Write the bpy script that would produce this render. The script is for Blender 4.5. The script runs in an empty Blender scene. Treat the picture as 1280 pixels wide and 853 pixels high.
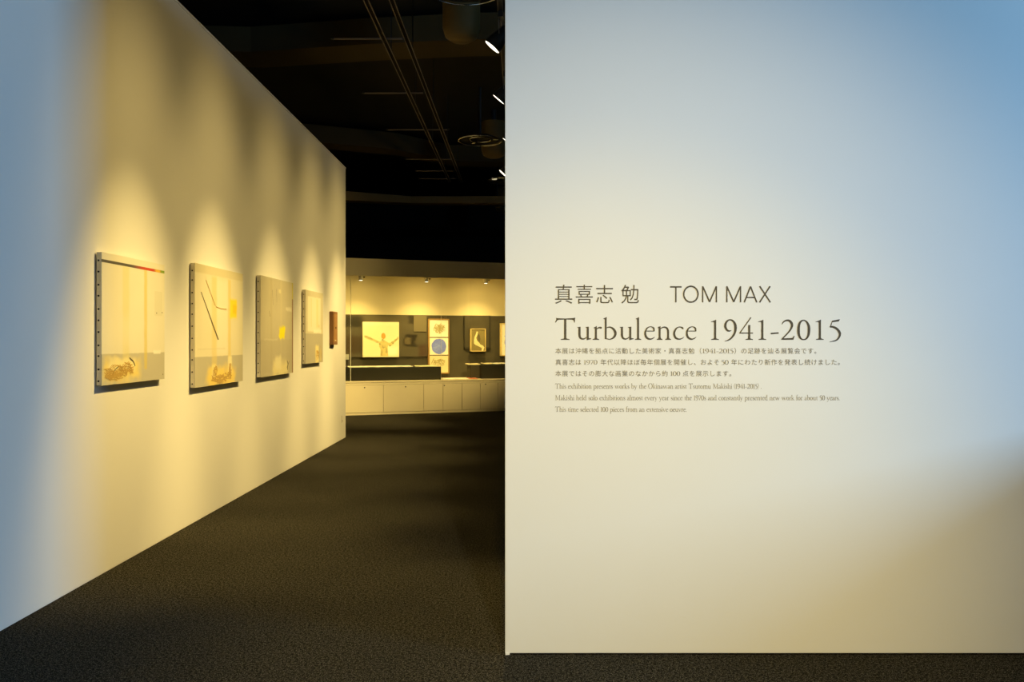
import bpy, bmesh, math, random
from mathutils import Vector, Matrix
random.seed(7)
S = bpy.context.scene
C = S.collection
PI = math.pi
F = 1000.0            # focal length in pixels of the 1280 px wide frame
EYE = 1.5             # camera height

# ------------------------------------------------------------------ camera, world, view
cam_d = bpy.data.cameras.new('camera'); cam_d.sensor_fit = 'HORIZONTAL'; cam_d.sensor_width = 36
cam_d.lens = 36 * F / 1280; cam_d.shift_y = -1.5 / 1280; cam_d.clip_start = .05
cam = bpy.data.objects.new('camera', cam_d); C.objects.link(cam)
cam.location = (0, 0, EYE); cam.rotation_euler = (PI / 2, 0, 0); S.camera = cam
S.view_settings.view_transform = 'Standard'; S.view_settings.look = 'None'
S.view_settings.gamma = 1; S.view_settings.exposure = 0.0; S.view_settings.use_curve_mapping = False
W = bpy.data.worlds.new('world'); S.world = W; W.use_nodes = True
bg = W.node_tree.nodes['Background']; bg.inputs[0].default_value = (1, .86, .66, 1); bg.inputs[1].default_value = .004

WARM = (1.0, .71, .235)
CASEWARM = (1.0, .68, .20)

def area(name, loc, target, sx, sy, power, col):
    d = bpy.data.lights.new(name, 'AREA'); d.shape = 'RECTANGLE'; d.size = sx; d.size_y = sy
    d.energy = power; d.color = col
    o = bpy.data.objects.new(name, d); C.objects.link(o); o.location = loc
    o.rotation_euler = (Vector(target) - Vector(loc)).to_track_quat('-Z', 'Y').to_euler()
    return o
# daylight through the tall window of the foyer, on the right of the camera
area('foyer_daylight', (8.2, .42, 3.45), (0, 3.6, 1.8), 1.9, 2.0, 555, (.32, .63, 1.0))

def spot(name, loc, target, power, col, angle, blend, radius=.05):
    d = bpy.data.lights.new(name, 'SPOT'); d.energy = power; d.color = col
    d.spot_size = math.radians(angle); d.spot_blend = blend; d.shadow_soft_size = radius
    o = bpy.data.objects.new(name, d); C.objects.link(o); o.location = loc
    o.rotation_euler = (Vector(target) - Vector(loc)).to_track_quat('-Z', 'Y').to_euler()
    return o

# ------------------------------------------------------------------ materials
def mat(name, col, rough=.8, metal=0, spec=.3):
    m = bpy.data.materials.new(name); m.use_nodes = True
    b = m.node_tree.nodes['Principled BSDF']
    b.inputs['Base Color'].default_value = (*col, 1); b.inputs['Roughness'].default_value = rough
    b.inputs['Metallic'].default_value = metal; b.inputs['Specular IOR Level'].default_value = spec
    return m
def N(m, t, **kw):
    n = m.node_tree.nodes.new(t)
    for k, v in kw.items(): setattr(n, k, v)
    return n
def L(m, a, b): m.node_tree.links.new(a, b)
def bsdf(m): return m.node_tree.nodes['Principled BSDF']
def coords(m, kind='Object'):
    return N(m, 'ShaderNodeTexCoord').outputs[kind]
def noise(m, scale, detail=3, vec=None, rough=.5):
    n = N(m, 'ShaderNodeTexNoise'); n.inputs['Scale'].default_value = scale
    n.inputs['Detail'].default_value = detail; n.inputs['Roughness'].default_value = rough
    if vec is not None: L(m, vec, n.inputs['Vector'])
    return n.outputs['Fac']
def mix(m, fac, a, b):
    x = N(m, 'ShaderNodeMix', data_type='RGBA')
    for s, v in ((0, fac), (6, a), (7, b)):
        if isinstance(v, (int, float)): x.inputs[s].default_value = v
        elif isinstance(v, tuple): x.inputs[s].default_value = (*v, 1)
        else: L(m, v, x.inputs[s])
    return x.outputs[2]
def mrange(m, v, a, b, c=0., d=1.):
    n = N(m, 'ShaderNodeMapRange', interpolation_type='SMOOTHSTEP')
    L(m, v, n.inputs[0])
    for i, q in enumerate((a, b, c, d)): n.inputs[i + 1].default_value = q
    return n.outputs[0]
def math_(m, op, a, b):
    n = N(m, 'ShaderNodeMath', operation=op)
    for i, q in enumerate((a, b)):
        if isinstance(q, (int, float)): n.inputs[i].default_value = q
        else: L(m, q, n.inputs[i])
    return n.outputs[0]
def bump(m, h, strength=.2, dist=.01):
    n = N(m, 'ShaderNodeBump'); n.inputs['Strength'].default_value = strength
    n.inputs['Distance'].default_value = dist
    L(m, h, n.inputs['Height']); L(m, n.outputs[0], bsdf(m).inputs['Normal'])
def grained(name, a, b, scale=6, rough=.8, bs=.1, metal=0, bscale=None, stretch=None, spec=.3):
    m = mat(name, a, rough, metal, spec); v = coords(m)
    if stretch:
        mp = N(m, 'ShaderNodeMapping'); mp.inputs['Scale'].default_value = stretch; L(m, v, mp.inputs[0]); v = mp.outputs[0]
    n = noise(m, scale, 4, v)
    L(m, mix(m, n, a, b), bsdf(m).inputs['Base Color'])
    bump(m, noise(m, bscale or scale * 20, 3, v), bs, .004)
    return m

M = {}
M['paint'] = grained('white_wall_paint', (.79, .79, .77), (.83, .825, .80), 1.3, .75, .05, bscale=160)
# the text wall has the same paint, with scuffs low down
def scuffed():
    m = mat('scuffed_wall_paint', (.81, .81, .79), .72); v = coords(m)
    base = mix(m, noise(m, 1.4, 3, v), (.80, .80, .78), (.84, .835, .81))
    sp = N(m, 'ShaderNodeMapping'); sp.inputs['Scale'].default_value = (7, 1, 22); L(m, v, sp.inputs[0])
    sc = mrange(m, noise(m, 3.0, 6, sp.outputs[0], .7), .70, .80)
    z = N(m, 'ShaderNodeSeparateXYZ'); L(m, v, z.inputs[0])
    low = mrange(m, z.outputs[2], .32, .02)
    L(m, mix(m, math_(m, 'MULTIPLY', math_(m, 'MULTIPLY', sc, low), .45), base, (.42, .39, .34)), bsdf(m).inputs['Base Color'])
    bump(m, noise(m, 170, 3, v), .05, .003)
    return m
M['scuffed'] = scuffed()
def carpet():
    m = mat('loop_pile_carpet', (.05, .05, .045), .95, 0, .05); v = coords(m)
    n1 = noise(m, 185, 2, v, .7); n2 = noise(m, 70, 3, v, .75); n3 = noise(m, 1.1, 3, v)
    f = math_(m, 'MULTIPLY', mrange(m, n1, .46, .60), mrange(m, n2, .36, .60))
    c = mix(m, f, (.004, .0037, .0029), (.150, .136, .100))
    c = mix(m, mrange(m, n3, .3, .75, 0, .22), c, (.011, .010, .0085))
    L(m, c, bsdf(m).inputs['Base Color'])
    bump(m, math_(m, 'ADD', n1, n2), .8, .006)
    return m
M['carpet'] = carpet()
M['black_ceiling'] = grained('black_ceiling_paint', (.020, .019, .018), (.028, .026, .023), 2, .9, .1, spec=.1)
M['beam'] = grained('dark_beam_paint', (.060, .043, .018), (.080, .057, .026), 2, .9, .1, spec=.1)
M['lamp_black'] = grained('black_lamp_metal', (.02, .02, .02), (.03, .03, .03), 8, .45, .02, .3)
M['track'] = grained('grey_track_metal', (.13, .105, .09), (.17, .14, .115), 8, .45, .02, .4)
M['chrome'] = grained('bright_ring_metal', (.55, .54, .50), (.65, .63, .58), 8, .25, .01, 1.)
M['can'] = grained('brown_can_paint', (.10, .062, .016), (.13, .085, .024), 4, .7, .05)
M['case_cream'] = grained('cream_case_panel', (.74, .67, .48), (.80, .73, .53), 2.5, .7, .04)
M['case_grey'] = grained('dark_grey_fabric', (.058, .052, .036), (.088, .078, .055), 5, .95, .25, bscale=220)
M['plinth'] = grained('near_black_board', (.030, .028, .022), (.042, .038, .030), 5, .8, .05)
M['vinyl'] = grained('dark_vinyl_lettering', (.075, .062, .042), (.09, .075, .052), 20, .5, .01)
M['vinyl_small'] = grained('small_dark_vinyl', (.15, .13, .10), (.18, .16, .12), 20, .5, .01)
M['canvas_side'] = grained('raw_canvas_edge', (.66, .60, .46), (.76, .70, .55), 18, .9, .3, bscale=300)
M['dark_wood'] = grained('dark_stretcher_wood', (.05, .04, .028), (.08, .06, .04), 6, .8, .1, stretch=(1, 1, 8))
M['nail'] = mat('dark_nail_metal', (.03, .025, .02), .5, .5)
M['wood'] = grained('brown_wood', (.20, .095, .035), (.33, .17, .07), 7, .6, .1, stretch=(6, 6, 1))
M['gold_wood'] = grained('pale_wood_frame', (.46, .27, .09), (.56, .35, .13), 7, .5, .1, stretch=(6, 6, 1))
M['paper'] = grained('white_paper', (.80, .78, .72), (.86, .84, .78), 9, .8, .03)
M['cream_paper'] = grained('cream_paper', (.74, .66, .44), (.80, .72, .50), 9, .8, .03)
M['red_paper'] = grained('dull_red_paper', (.50, .16, .09), (.58, .22, .12), 9, .8, .03)
M['ink'] = grained('dark_ink', (.10, .085, .05), (.17, .14, .08), 20, .8, .02)
M['olive_ink'] = grained('olive_paint', (.34, .29, .12), (.46, .40, .18), 30, .8, .1)
M['brown_paint'] = grained('brown_gold_paint', (.50, .30, .07), (.66, .46, .14), 30, .8, .1)
M['orange_paint'] = grained('orange_paint', (.68, .28, .05), (.80, .40, .09), 14, .8, .1)
M['blue_paint'] = grained('blue_violet_paint', (.12, .17, .80), (.26, .33, .88), 9, .8, .1)
M['plastic'] = mat('white_plastic', (.75, .73, .68), .4)
M['hole'] = mat('dark_hole', (.012, .010, .008), .95, 0, .05)
def glass():
    m = bpy.data.materials.new('showcase_glass'); m.use_nodes = True
    t = m.node_tree; t.nodes.remove(bsdf(m)); out = t.nodes['Material Output']
    tr = N(m, 'ShaderNodeBsdfTransparent'); tr.inputs[0].default_value = (.97, .985, .96, 1)
    gl = N(m, 'ShaderNodeBsdfGlossy'); gl.inputs['Roughness'].default_value = .01
    fr = N(m, 'ShaderNodeFresnel'); fr.inputs[0].default_value = 1.45
    mx = N(m, 'ShaderNodeMixShader'); L(m, fr.outputs[0], mx.inputs[0]); L(m, tr.outputs[0], mx.inputs[1]); L(m, gl.outputs[0], mx.inputs[2])
    L(m, mx.outputs[0], out.inputs[0]); return m
M['glass'] = glass()
def emit(name, col, s):
    m = mat(name, col, .5); b = bsdf(m)
    b.inputs['Emission Color'].default_value = (*col, 1); b.inputs['Emission Strength'].default_value = s; return m
M['lens'] = emit('glowing_lamp_face', (1, .93, .74), 3.0)
M['case_lamp'] = grained('white_lamp_housing', (.78, .76, .70), (.82, .80, .74), 8, .5, .01)

def layered(name, base, base2, layers, strokes=4.0):
    """A painted surface: soft edged fields of colour over a ground (generated coordinates, x across, z up).
    layer = (u0, u1, v0, v1, softness, colour, opacity, wobble)"""
    m = mat(name, base, .7, 0, .25); g = coords(m, 'Generated')
    se = N(m, 'ShaderNodeSeparateXYZ'); L(m, g, se.inputs[0])
    col = mix(m, noise(m, strokes, 5, g), base, base2)
    wob = N(m, 'ShaderNodeTexNoise'); wob.inputs['Scale'].default_value = 9; wob.inputs['Detail'].default_value = 5; L(m, g, wob.inputs['Vector'])
    ws = N(m, 'ShaderNodeSeparateColor'); L(m, wob.outputs['Color'], ws.inputs[0])
    for (u0, u1, v0, v1, so, c, op, wb) in layers:
        su, sv = so if isinstance(so, tuple) else (so, so)
        u = math_(m, 'ADD', se.outputs[0], math_(m, 'MULTIPLY', math_(m, 'SUBTRACT', ws.outputs[0], .5), wb))
        v = math_(m, 'ADD', se.outputs[2], math_(m, 'MULTIPLY', math_(m, 'SUBTRACT', ws.outputs[1], .5), wb))
        f = None
        for q, a, b in ((u, u0 - su, u0 + su), (u, u1 + su, u1 - su), (v, v0 - sv, v0 + sv), (v, v1 + sv, v1 - sv)):
            w = mrange(m, q, a, b); f = w if f is None else math_(m, 'MULTIPLY', f, w)
        col = mix(m, math_(m, 'MULTIPLY', f, op), col, c)
    L(m, col, bsdf(m).inputs['Base Color'])
    bump(m, noise(m, 60, 4, g), .12, .003)
    return m

# ------------------------------------------------------------------ mesh helpers
class MB:
    def __init__(s): s.v = []; s.f = []
    def quadbox(s, p):                      # eight corners: bottom ring 0..3, top ring 4..7
        k = len(s.v); s.v += [tuple(q) for q in p]
        for f in ((0, 3, 2, 1), (4, 5, 6, 7), (0, 1, 5, 4), (1, 2, 6, 5), (2, 3, 7, 6), (3, 0, 4, 7)):
            s.f.append(tuple(k + i for i in f))
        return s
    def box(s, x0, x1, y0, y1, z0, z1):
        return s.quadbox([(x0, y0, z0), (x1, y0, z0), (x1, y1, z0), (x0, y1, z0), (x0, y0, z1), (x1, y0, z1), (x1, y1, z1), (x0, y1, z1)])
    def poly(s, pts):
        k = len(s.v); s.v += [tuple(q) for q in pts]; s.f.append(tuple(range(k, k + len(pts)))); return s
    def rings(s, rings, close=True, cap0=True, cap1=True):
        k = len(s.v); n = len(rings[0])
        for r in rings: s.v += [tuple(q) for q in r]
        for i in range(len(rings) - 1):
            for j in range(n if close else n - 1):
                a = k + i * n + j; b = k + i * n + (j + 1) % n
                s.f.append((a, b, b + n, a + n))
        if cap0: s.f.append(tuple(k + j for j in reversed(range(n))))
        if cap1: s.f.append(tuple(k + (len(rings) - 1) * n + j for j in range(n)))
        return s
    def lathe(s, prof, o=(0, 0, 0), axis=(0, 0, 1), n=24, cap0=True, cap1=True):
        ax = Vector(axis).normalized(); u = ax.orthogonal().normalized(); w = ax.cross(u); o = Vector(o)
        return s.rings([[o + ax * h + (u * math.cos(2 * PI * j / n) + w * math.sin(2 * PI * j / n)) * r for j in range(n)] for r, h in prof], True, cap0, cap1)
    def tube(s, pts, r, n=8):
        pts = [Vector(p) for p in pts]; R = []
        u = None
        for i, p in enumerate(pts):
            d = (pts[min(i + 1, len(pts) - 1)] - pts[max(i - 1, 0)]).normalized()
            u = d.orthogonal().normalized() if u is None else (u - d * u.dot(d)).normalized()
            w = d.cross(u)
            R.append([p + (u * math.cos(2 * PI * j / n) + w * math.sin(2 * PI * j / n)) * r for j in range(n)])
        return s.rings(R)
    def torus(s, R, r, o=(0, 0, 0), n=48, m=8):
        k = len(s.v)
        for i in range(n):
            a = 2 * PI * i / n
            for j in range(m):
                b = 2 * PI * j / m; q = R + r * math.cos(b)
                s.v.append((o[0] + q * math.cos(a), o[1] + q * math.sin(a), o[2] + r * math.sin(b)))
        for i in range(n):
            for j in range(m):
                s.f.append((k + i * m + j, k + ((i + 1) % n) * m + j, k + ((i + 1) % n) * m + (j + 1) % m, k + i * m + (j + 1) % m))
        return s
    def build(s, name, m, parent=None, loc=None, smooth=False, bevel=0, mtx=None):
        me = bpy.data.meshes.new(name); me.from_pydata(s.v, [], s.f); me.update()
        b = bmesh.new(); b.from_mesh(me); bmesh.ops.recalc_face_normals(b, faces=b.faces); b.to_mesh(me); b.free()
        me.materials.append(m)
        o = bpy.data.objects.new(name, me); C.objects.link(o)
        if parent is not None: o.parent = parent
        if loc is not None: o.location = loc
        if smooth:
            for p in me.polygons: p.use_smooth = True
            es = o.modifiers.new('split', 'EDGE_SPLIT'); es.split_angle = math.radians(40)
        if bevel:
            bv = o.modifiers.new('bevel', 'BEVEL'); bv.width = bevel; bv.segments = 2; bv.limit_method = 'ANGLE'
        return o
def tag(o, label=None, cat=None, group=None, kind=None):
    for k, v in (('label', label), ('category', cat), ('group', group), ('kind', kind)):
        if v: o[k] = v
    return o
def thing(name, label, cat, loc=(0, 0, 0), rz=0, group=None):
    o = bpy.data.objects.new(name, None); C.objects.link(o); o.empty_display_size = .1
    o.location = loc; o.rotation_euler = (0, 0, rz); return tag(o, label, cat, group)
def struct(name, mb, m, parent=None, **k):
    o = mb.build(name, m, parent, **k)
    if parent is None: o['kind'] = 'structure'
    return o
def copy_child(o, parent):
    c = o.copy(); C.objects.link(c); c.parent = parent
    for g in o.children: copy_child(g, c)
    return c
def at(px, py, d):                          # the point at depth d seen at a pixel
    return Vector(((px - 640) * d / F, d, EYE + (425 - py) * d / F))

# ------------------------------------------------------------------ the room
WALL_H = 4.13
A = Vector((-2.66, -1.5)); B = Vector((-2.557, 12.295))   # face of the left wall, near to far
A = B + (Vector((-2.630, 4.110)) - B) * 1.70
wd = (B - A).normalized(); wn = Vector((wd.y, -wd.x))          # along the wall, out into the passage
def onwall(t, n, z): p = B - wd * t + wn * n; return Vector((p.x, p.y, z))
def wallbox(t0, t1, n0, n1, z0, z1):
    return [onwall(t0, n0, z0), onwall(t1, n0, z0), onwall(t1, n1, z0), onwall(t0, n1, z0), onwall(t0, n0, z1), onwall(t1, n0, z1), onwall(t1, n1, z1), onwall(t0, n1, z1)]
Ln = (B - A).length
struct('floor', MB().box(-9, 9, -4, 24, -.08, 0), M['carpet'])
struct('ceiling', MB().box(-9, 9, -4, 24, 5.3, 5.4), M['black_ceiling'])
struct('wall_left', MB().quadbox(wallbox(0, Ln, 0, -.22, 0, WALL_H)), M['paint'], bevel=.004)
struct('trim_1', MB().quadbox(wallbox(-.004, Ln, .006, -.226, WALL_H, WALL_H + .018)), M['paint'], bevel=.002)
RW = 3.805
struct('wall_right', MB().box(-.033, 7.9, RW, RW + .25, .008, WALL_H), M['scuffed'], bevel=.003)
MB().quadbox([(-.031, RW - .004, .001), (-.012, RW - .004, .002), (-.014, RW + .002, .001), (-.030, RW + .002, .001), (-.032, RW - .003, .013), (-.010, RW - .003, .010), (-.013, RW + .002, .010), (-.030, RW + .002, .013)]).build('paint_chip', M['paint'], bpy.data.objects['wall_right'])
struct('shadow_gap_right', MB().box(-.028, 7.89, RW + .006, RW + .24, 0, .010), M['hole'])  # near-black recessed strip, standing in for the shade in the gap under the wall
struct('wall_back', MB().box(-9, 9, 22.0, 22.2, 0, 5.3), M['black_ceiling'])
struct('wall_outer_left', MB().box(-8.2, -8, -4, 22, 0, 5.3), M['black_ceiling'])
struct('wall_outer_right', MB().box(8, 8.2, 4.05, 22, 0, 5.3), M['black_ceiling'])
# low foyer partition just outside the frame; the daylight passes over it
struct('wall_foyer_low', MB().box(3.12, 3.24, 1.2, RW - .001, 0, 1.24), M['paint'])

# dark beams under the ceiling
def beam(name, pts, w, h):                  # pts: (x, y) of the lower front edge, z = underside
    mb = MB(); r = []
    for (x, y, z) in pts: r.append([(x, y, z), (x, y + w, z), (x, y + w, z + h), (x, y, z + h)])
    mb.rings(r); return struct(name, mb, M['beam'])
beam('trim_2', [(-4.6, 9.4, 4.92), (-3.1, 9.5, 4.92), (-1.7, 9.25, 4.92), (-.5, 9.1, 4.92), (1.2, 9.0, 4.92)], .55, .3)
beam('trim_3', [(-5.6, 13.0, 4.93), (-3.3, 13.9, 4.93), (-2.1, 14.4, 4.93), (-1.2, 15.3, 4.93), (-.4, 15.4, 4.93), (2.0, 15.5, 4.93)], .5, .3)
p = [at(380, 234.5, 16.0), at(432.7, 239.0, 16.0), at(514, 245.4, 16.4), at(580, 245.4, 16.4), at(640, 245.4, 16.4), at(760, 245.4, 16.4)]
q = [at(380, 249.5, 16.0), at(432.7, 250.3, 16.0), at(514, 253.9, 16.4), at(580, 253.9, 16.4), at(640, 253.9, 16.4), at(760, 253.9, 16.4)]
mb = MB(); mb.rings([[b, b + Vector((0, .3, 0)), a + Vector((0, .3, 0)), a] for a, b in zip(p, q)]); struct('trim_4', mb, grained('brown_beam_paint', (.22, .16, .07), (.27, .20, .09), 3, .9, .05, spec=.1))

# ------------------------------------------------------------------ ceiling tracks and cross bars
TZ = 4.5
def vp_line(x, d0, d1, slope=.013):
    return Vector((x, d0)), Vector((x + slope * (d1 - d0), d1))
def track(px_top, w, label, d0=5.5, d1=15.3):
    d_ref = (TZ - EYE) * F / 425
    xr = (px_top - 640) * d_ref / F
    x0 = xr - .013 * (d_ref - d0); x1 = xr + .013 * (d1 - d_ref)
    t = thing('lighting_track', label, 'light track', ((x0 + x1) / 2, (d0 + d1) / 2, TZ), 0, 'lighting tracks under the black ceiling')
    ox, oy = t.location.x, t.location.y
    def strip(a, b, z0, z1):
        return [(x0 + a - ox, d0 - oy, z0), (x0 + b - ox, d0 - oy, z0), (x1 + b - ox, d1 - oy, z0), (x1 + a - ox, d1 - oy, z0),
                (x0 + a - ox, d0 - oy, z1), (x0 + b - ox, d0 - oy, z1), (x1 + b - ox, d1 - oy, z1), (x1 + a - ox, d1 - oy, z1)]
    MB().quadbox(strip(-w, w, .013, .03)).build('channel', M['hole'], t)
    for sg in (-1, 1): MB().quadbox(strip(sg * w - .003, sg * w + .003, .002, .016)).build('rail', M['track'], t)
    for k in range(5):
        y = d0 - oy + (d1 - d0) * (k + .5) / 5; x = x0 - ox + (x1 - x0) * (k + .5) / 5
        MB().tube([(x, y, .025), (x, y, .8)], .006, 6).build('hanger_rod', M['lamp_black'], t)
    return t
track(456.8, .021, 'slim dark lighting track, the left one of the pair over the passage')
track(489.0, .021, 'slim dark lighting track, the right one of the pair over the passage')
bars = [(48.3, 417.5, 503), (116.3, 456, 529), (162.2, 485, 559), (199, 507.6, 567), (213.7, 521, 566), (223.5, 524, 569)]
ordw = ['nearest and longest-looking thin bar across the ceiling tracks, highest in the view', 'second nearest thin bar crossing the two ceiling tracks',
        'third nearest thin bar crossing the two ceiling tracks', 'fourth nearest thin bar crossing the two ceiling tracks',
        'last but one thin bar crossing near the far end of the ceiling tracks', 'farthest thin bar crossing the very end of the ceiling tracks']
for (y, xa, xb), lb in zip(bars, ordw):
    d = (TZ + .050 - EYE) * F / (425 - y)
    a = at(xa, y, d); b = at(xb, y, d); c = (a + b) / 2
    t = thing('cross_bar', lb, 'ceiling bar', c, 0, 'thin bars across the ceiling tracks')
    MB().tube([a - c, b - c], .0105, 8).build('bar', M['track'], t)
    for e in (a - c, b - c): MB().tube([e + Vector((-.03 if e.x < 0 else .03, 0, .004)), e], .014, 8).build('end_clip', M['lamp_black'], t)

# ring-shaped ceiling fittings and the round cans behind them
def ring_fitting(x, d, label):
    t = thing('ring_fitting', label, 'ceiling fitting', (x, d, TZ), 0, 'ring fittings under the black ceiling')
    MB().torus(.325, .0065).build('rim', M['chrome'], t, smooth=True)
    MB().lathe([(.30, .012), (.23, .05), (.15, .06), (.13, .05)], cap0=False, n=36).build('dish', M['black_ceiling'], t, smooth=True)
    MB().torus(.16, .008, (0, .05, .03)).build('inner_ring', M['chrome'], t, smooth=True)
    for k in range(3):
        a = .5 + k * 2 * PI / 3
        MB().box(-.02, .02, .19, .27, .012, .030).build('reflector_clip', M['chrome'], t).rotation_euler = (0, 0, a)
    MB().tube([(-.02, -.30, -.085), (-.02, -.30, .0)], .005, 6).build('pull_stem', M['chrome'], t)
    MB().tube([(0, 0, .05), (0, 0, .80)], .02, 8).build('drop_rod', M['lamp_black'], t)
    return t
ring_fitting(-.405, 6.84, 'nearest thin metal ring fitting, cut by the top edge of the picture')
ring_fitting(-.480, 12.05, 'complete thin metal ring fitting seen under the ceiling left of the lettered wall')
rf = ring_fitting(-.13, 15.1, 'small bright ring fitting beside the far spotlights, half hidden by the lettered wall')
ring_fitting(-.33, 17.7, 'farthest faint ring fitting, low beside the brown beam')
for x_ in (-.20, .06): MB().lathe([(.045, -.012), (.05, 0), (.05, .012)], (x_, -.1, .02), (0, 0, 1), 16).build('lit_bulb', emit('dim_bulb_glow', (1, .86, .5), .5), rf)
def can(x, d, label, r=.19):
    t = thing('ceiling_can', label, 'ceiling fitting', (x, d, TZ), 0, 'round brown cans under the black ceiling')
    MB().lathe([(.02, 0), (r * .55, .012), (r * .85, .05), (r, .14), (r, .58)], n=32).build('shell', M['can'], t, smooth=True)
    MB().tube([(0, 0, .57), (0, 0, .80)], .04, 10).build('neck', M['lamp_black'], t)
can(-.51, 8.05, 'largest brown round-bottomed can at the top of the picture')
can(-.30, 13.2, 'brown round-bottomed can showing just below the complete ring fitting', .21)
can(-.16, 19.0, 'farthest brown round-bottomed can, low against the black end wall', .24)

# ------------------------------------------------------------------ spotlights
SP_G = 'black spotlights on the passage track'
def spotlight(pos, target, label, power, col=WARM, angle=66, blend=1.0, group=SP_G, top=4.2, r=.073, halo=.17, squeeze=.54):
    """A track spotlight: pos is the centre of the glowing face."""
    pos = Vector(pos); ax = (Vector(target) + Vector((0, 0, .9 if squeeze < 1 else 0)) - pos).normalized()
    t = thing('spotlight', label, 'spotlight', (pos.x - ax.x * .1 + .0, pos.y - ax.y * .1, top), 0, group)
    o = Vector(t.location); P = pos - o
    MB().lathe([(r, .0), (r * 1.04, -.004), (r * 1.0, -.06), (r * .62, -.16), (r * .5, -.22), (r * .2, -.23)], P, ax, 28, cap0=False).build('housing', M['lamp_black'], t, smooth=True)
    MB().lathe([(r * .985, -.002), (r * .90, -.012), (.001, -.016)], P, ax, 28, cap0=False, cap1=False).build('lens', M['lens'], t, smooth=True)
    side = ax.cross(Vector((0, 0, 1))).normalized(); back = P - ax * .11
    y = MB()
    for sg in (-1, 1): y.tube([back + side * sg * r * 1.02, back + side * sg * r * 1.12 + Vector((0, 0, .1)), Vector((back.x, back.y, back.z + .17))], .005, 6)
    y.build('yoke', M['track'], t)
    MB().tube([(back.x, back.y, back.z + .17), (back.x, back.y, 0)], .012, 8).build('stem', M['lamp_black'], t)
    MB().box(back.x - .02, back.x + .02, back.y - .07, back.y + .07, -.02, .028).build('adapter', M['lamp_black'], t)
    s = spot('spot_beam', pos + ax * .012, target, power, col, angle, blend, .045); s.scale = (squeeze, 1, 1); s.parent = t; s.matrix_parent_inverse = Matrix.Translation(o).inverted()
    if halo:                                # stray light around the beam
        s = spot('spot_spill', pos + ax * .012, Vector((target[0], target[1], target[2] + (1.3 if squeeze < 1 else 0))), power * halo, col, 106, 1.0, .045); s.scale = (.44 if squeeze < 1 else 1, 1, 1); s.parent = t; s.matrix_parent_inverse = Matrix.Translation(o).inverted()
    if halo and squeeze < 1:
        s = spot('spot_spill', pos + ax * .012, pos + Vector((-2, 0, -1.1)), power * .022, col, 165, 1.0, .045); s.parent = t; s.matrix_parent_inverse = Matrix.Translation(o).inverted()
    return t
# track that carries them
t = thing('lighting_track', 'dark lighting track running past the edge of the lettered wall and carrying the spotlights', 'light track', (-.03, 10, 4.23), 0, 'lighting tracks under the black ceiling')
sl = .013
MB().quadbox([(x + s * (y), y, z) for z in (0, .035) for x, y, s in ((-.035, -6., sl), (-.0, -6., sl), (-.0, 6, sl), (-.035, 6, sl))]).build('channel', M['lamp_black'], t)
MB().quadbox([(x + s * (y), y, z) for z in (0, .04) for x, y, s in ((-.047, -6., sl), (-.035, -6., sl), (-.035, 6, sl), (-.047, 6, sl))]).build('rail', M['track'], t)
for k in range(4): MB().tube([(-.02 + (-4.5 + 3 * k) * sl, -4.5 + 3 * k, .03), (-.02 + (-4.5 + 3 * k) * sl, -4.5 + 3 * k, 1.07)], .006, 6).build('hanger_rod', M['lamp_black'], t)

LAMPS = [  # face centre x, y, z, target wall depth, target z, power
    ((-.17, 5.25, 3.95), 5.54, .12, 720, 'nearest black spotlight of the passage track, above the picture edge'),
    (at(615, 59, 6.70), 7.02, .15, 740, 'largest black spotlight with a glowing oval face beside the wall edge'),
    (at(623, 124.5, 8.20), 8.72, .15, 640, 'second black spotlight below the largest, glowing as a thin streak'),
    ((-.06, 9.9, 3.95), 10.35, .12, 780, 'black spotlight between the second and the far ones, hidden by the wall edge'),
    (at(628.5, 217, 11.7), 11.75, .4, 720, 'third visible black spotlight, a short bright streak at the wall edge'),
    (at(630.5, 241, 13.4), 12.6, 2.1, 1000, 'farthest black spotlight, a speck of light at the wall edge')]
for pos, ty, tz, pw, lb in LAMPS:
    tg = Vector((-2.58, ty, tz))
    if pos[1] > 13: tg = Vector((-2.6, 14.5, 1.2))
    spotlight(pos, tg, lb, pw)
G2 = 'black spotlights of the foyer and side bay, outside the picture'
# foyer lamp that washes the lettered wall, and bay lamps behind that wall; each row has its own track
def lamp_track(x, y, z, ln, label):
    t = thing('lighting_track', label, 'light track', (x, y, z), 0, 'lighting tracks outside the picture')
    MB().box(-.02, .02, -ln / 2, ln / 2, 0, .035).build('channel', M['lamp_black'], t)
    for k in (-1, 0, 1): MB().tube([(0, k * ln * .4, .03), (0, k * ln * .4, 5.3 - z)], .006, 6).build('hanger_rod', M['lamp_black'], t)
FOY = [((.75, -1.0, 4.15), (.42, RW, .85), 705, (1.0, .89, .64), 60, 'foyer spotlight behind the camera aimed at the middle of the lettered wall'),
       ((.15, -.9, 4.15), (.45, RW, .10), 600, (1.0, .68, .08), 46, 'foyer spotlight behind the camera aimed low at the lettered wall')]
for pos, tg, pw, cl, an, lb in FOY:
    t = spotlight(pos, tg, lb, pw, cl, an, 1.0, G2, 4.42, halo=0, squeeze=1); lamp_track(t.location.x, -.9, 4.45, 2.6, 'short track behind the camera, carrying the spotlight aimed at the ' + ('middle' if pos[0] > .5 else 'foot'))
t = spotlight((.03, 7.5, 3.9), (-.22, 3.85, 0), 'hidden spotlight just behind the lettered wall aimed at the carpet by its edge', 620, WARM, 36, .9, G2, 4.2, halo=0, squeeze=1)
lamp_track(t.location.x + .01, 7.6, 4.23, 1.2, 'very short track just behind the edge of the lettered wall')
t = spotlight((.4, 12.2, 3.9), (-3.35, 15.9, .62), 'side bay spotlight aimed at the front of the display case', 1200, WARM, 36, 1.0, G2, 4.2, halo=0, squeeze=3.0)
lamp_track(t.location.x, 12.2, 4.23, 2.0, 'short track hanging behind the lettered wall')

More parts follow.
